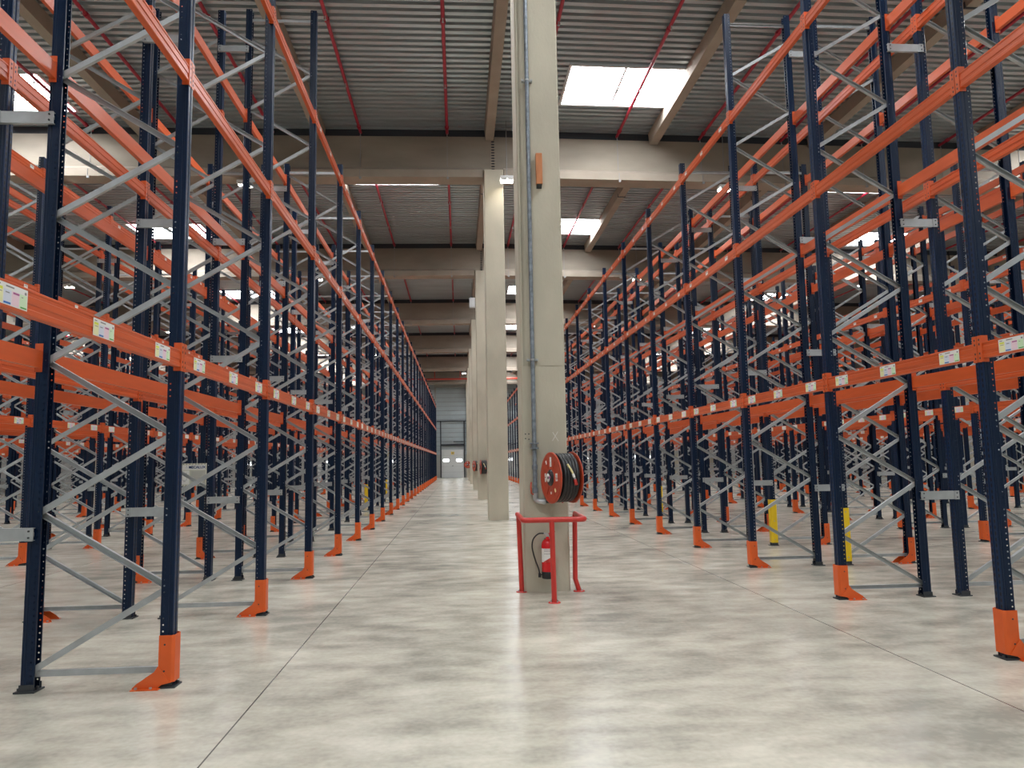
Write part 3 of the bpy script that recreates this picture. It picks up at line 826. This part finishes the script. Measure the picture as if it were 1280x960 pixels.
t.build('instruction_label',[M_white,M_rail,M_grey],ex)
t=MB(); t.box(-.018,.018,-.018,.018,.53,.565); t.tube([(0,-.01,.56),(-.05,-.015,.575)],.012,8); t.build('valve_head',M_galv,ex)
t=MB(); t.prism([(0,.565),(.08,.60),(.10,.598),(.10,.588),(.03,.55)],-.010,.010,'y'); t.prism([(0,.555),(.09,.545),(.09,.535),(0,.54)],-.010,.010,'y'); t.build('squeeze_handle',M_reddeep,ex)
t=MB(); P=[(-.05,-.015,.575),(-.12,-.02,.57),(-.185,-.02,.51),(-.205,-.02,.42),(-.19,-.02,.32),(-.16,-.02,.22),(-.125,-.025,.12),(-.115,-.025,.06)]
def cat(P,n=6):
    o=[];Q=[Vector(P[0])]+[Vector(p) for p in P]+[Vector(P[-1])]
    for i in range(1,len(Q)-2):
        for k in range(n):
            t_=k/n;a,b,c,d=Q[i-1],Q[i],Q[i+1],Q[i+2]
            o.append(.5*((2*b)+(c-a)*t_+(2*a-5*b+4*c-d)*t_**2+(3*b-a-3*c+d)*t_**3))
    o.append(Q[-1]);return o
t.tube(cat(P),.0095,8); t.build('discharge_hose',M_black,ex)
t=MB(); t.tube([(-.115,-.025,.075),(-.115,-.025,.02)],[.015,.020],10); t.box(-.12,-.08,-.03,-.015,.045,.06); t.build('discharge_horn',M_blackp,ex)
t=MB(); t.box(-.03,.03,.08,.125,.35,.50); t.build('wall_bracket',M_base,ex)
tag(ex,'red fire extinguisher with white label hung low on the nearest column','fire extinguisher')

# ------------------------------------------------------------------ dock doors in the far wall
def dock_door(n,xc,main=False):
    YW=YF-.0
    t=MB()
    W=1.25 
    # door leaf
    t.box(xc-W,xc+W,YW-.10,YW-.04,.02,3.15,0)
    for z in (.63,1.26,1.89,2.52): t.box(xc-W,xc+W,YW-.105,YW-.10,z-.006,z+.006,1)
    o=t.build('door_%d'%n,[M_door,M_grey]); tag(o,kind='structure')
    t=MB()
    for s in (-1,1):
        t.box(xc+s*(W+.08)-.06,xc+s*(W+.08)+.06,YW-.2,YW-.02,0,6.4)
    t.box(xc-W-.14,xc+W+.14,YW-.2,YW-.02,3.6,3.78); t.box(xc-W-.5,xc+W+.5,YW-.16,YW-.02,6.36,6.44)
    t.box(xc+.1,xc+W,YW-.24,YW-.12,4.0,4.1)
    t.build('guide_track',M_dark,o)
    for s in (-1,1):
        t=MB(); cxx=xc+s*.74; w,h=.34,.17; pr=[]
        for q in range(20):
            a=2*PI*q/20; pr.append((cxx+math.copysign(abs(math.cos(a))**.6*w,math.cos(a)),1.95+math.copysign(abs(math.sin(a))**.7*h,math.sin(a))))
        t.prism(pr,YW-.115,YW-.106,'y'); t.build('door_window',M_win,o)
    t=MB(); t.box(xc-.17,xc+.17,YW-.112,YW-.106,2.62,2.90,0); t.box(xc-.09,xc+.09,YW-.114,YW-.112,2.70,2.82,1); t.build('door_sign',[M_yellow,M_grey],o)
    t=MB(); t.box(xc-.95,xc+.95,YW-.9,YW-.1,0,.03); t.build('dock_leveller',M_galv,o)
    t=MB(); t.box(xc-.06,xc+.06,YW-.13,YW-.105,1.30,1.36); t.box(xc-.02,xc+.02,YW-.15,YW-.13,1.31,1.35); t.build('door_handle',M_base,o)
for n,xc in enumerate((-.73,-7.95,-15.2,-22.4,6.5,13.7,20.9)): dock_door(n+1,xc)
t=MB(); t.box(-2.75,-2.55,YF-.35,YF,0,10.2); t.box(.95,1.2,YF-.3,YF,0,10.2); t.box(-2.75,1.2,YF-.35,YF,10.2,11.0)
tag(t.build('trim_1',M_wallc),kind='structure')

# ------------------------------------------------------------------ world and colour
w=bpy.data.worlds.new('world'); S.world=w; w.use_nodes=True
w.node_tree.nodes['Background'].inputs[0].default_value=(.75,.85,1,1); w.node_tree.nodes['Background'].inputs[1].default_value=.6
S.view_settings.view_transform='Standard'; S.view_settings.look='None'
S.view_settings.exposure=0.12; S.view_settings.gamma=1.0
try:
    S.cycles.max_bounces=8; S.cycles.diffuse_bounces=5; S.cycles.glossy_bounces=4; S.cycles.transparent_max_bounces=24
    S.cycles.use_denoising=True; S.cycles.caustics_reflective=False; S.cycles.caustics_refractive=False
    S.cycles.sample_clamp_indirect=6
except Exception: pass
print('COUNTS',len(frames),len(beams),len(guards),len(spacers),len(bpy.data.objects))
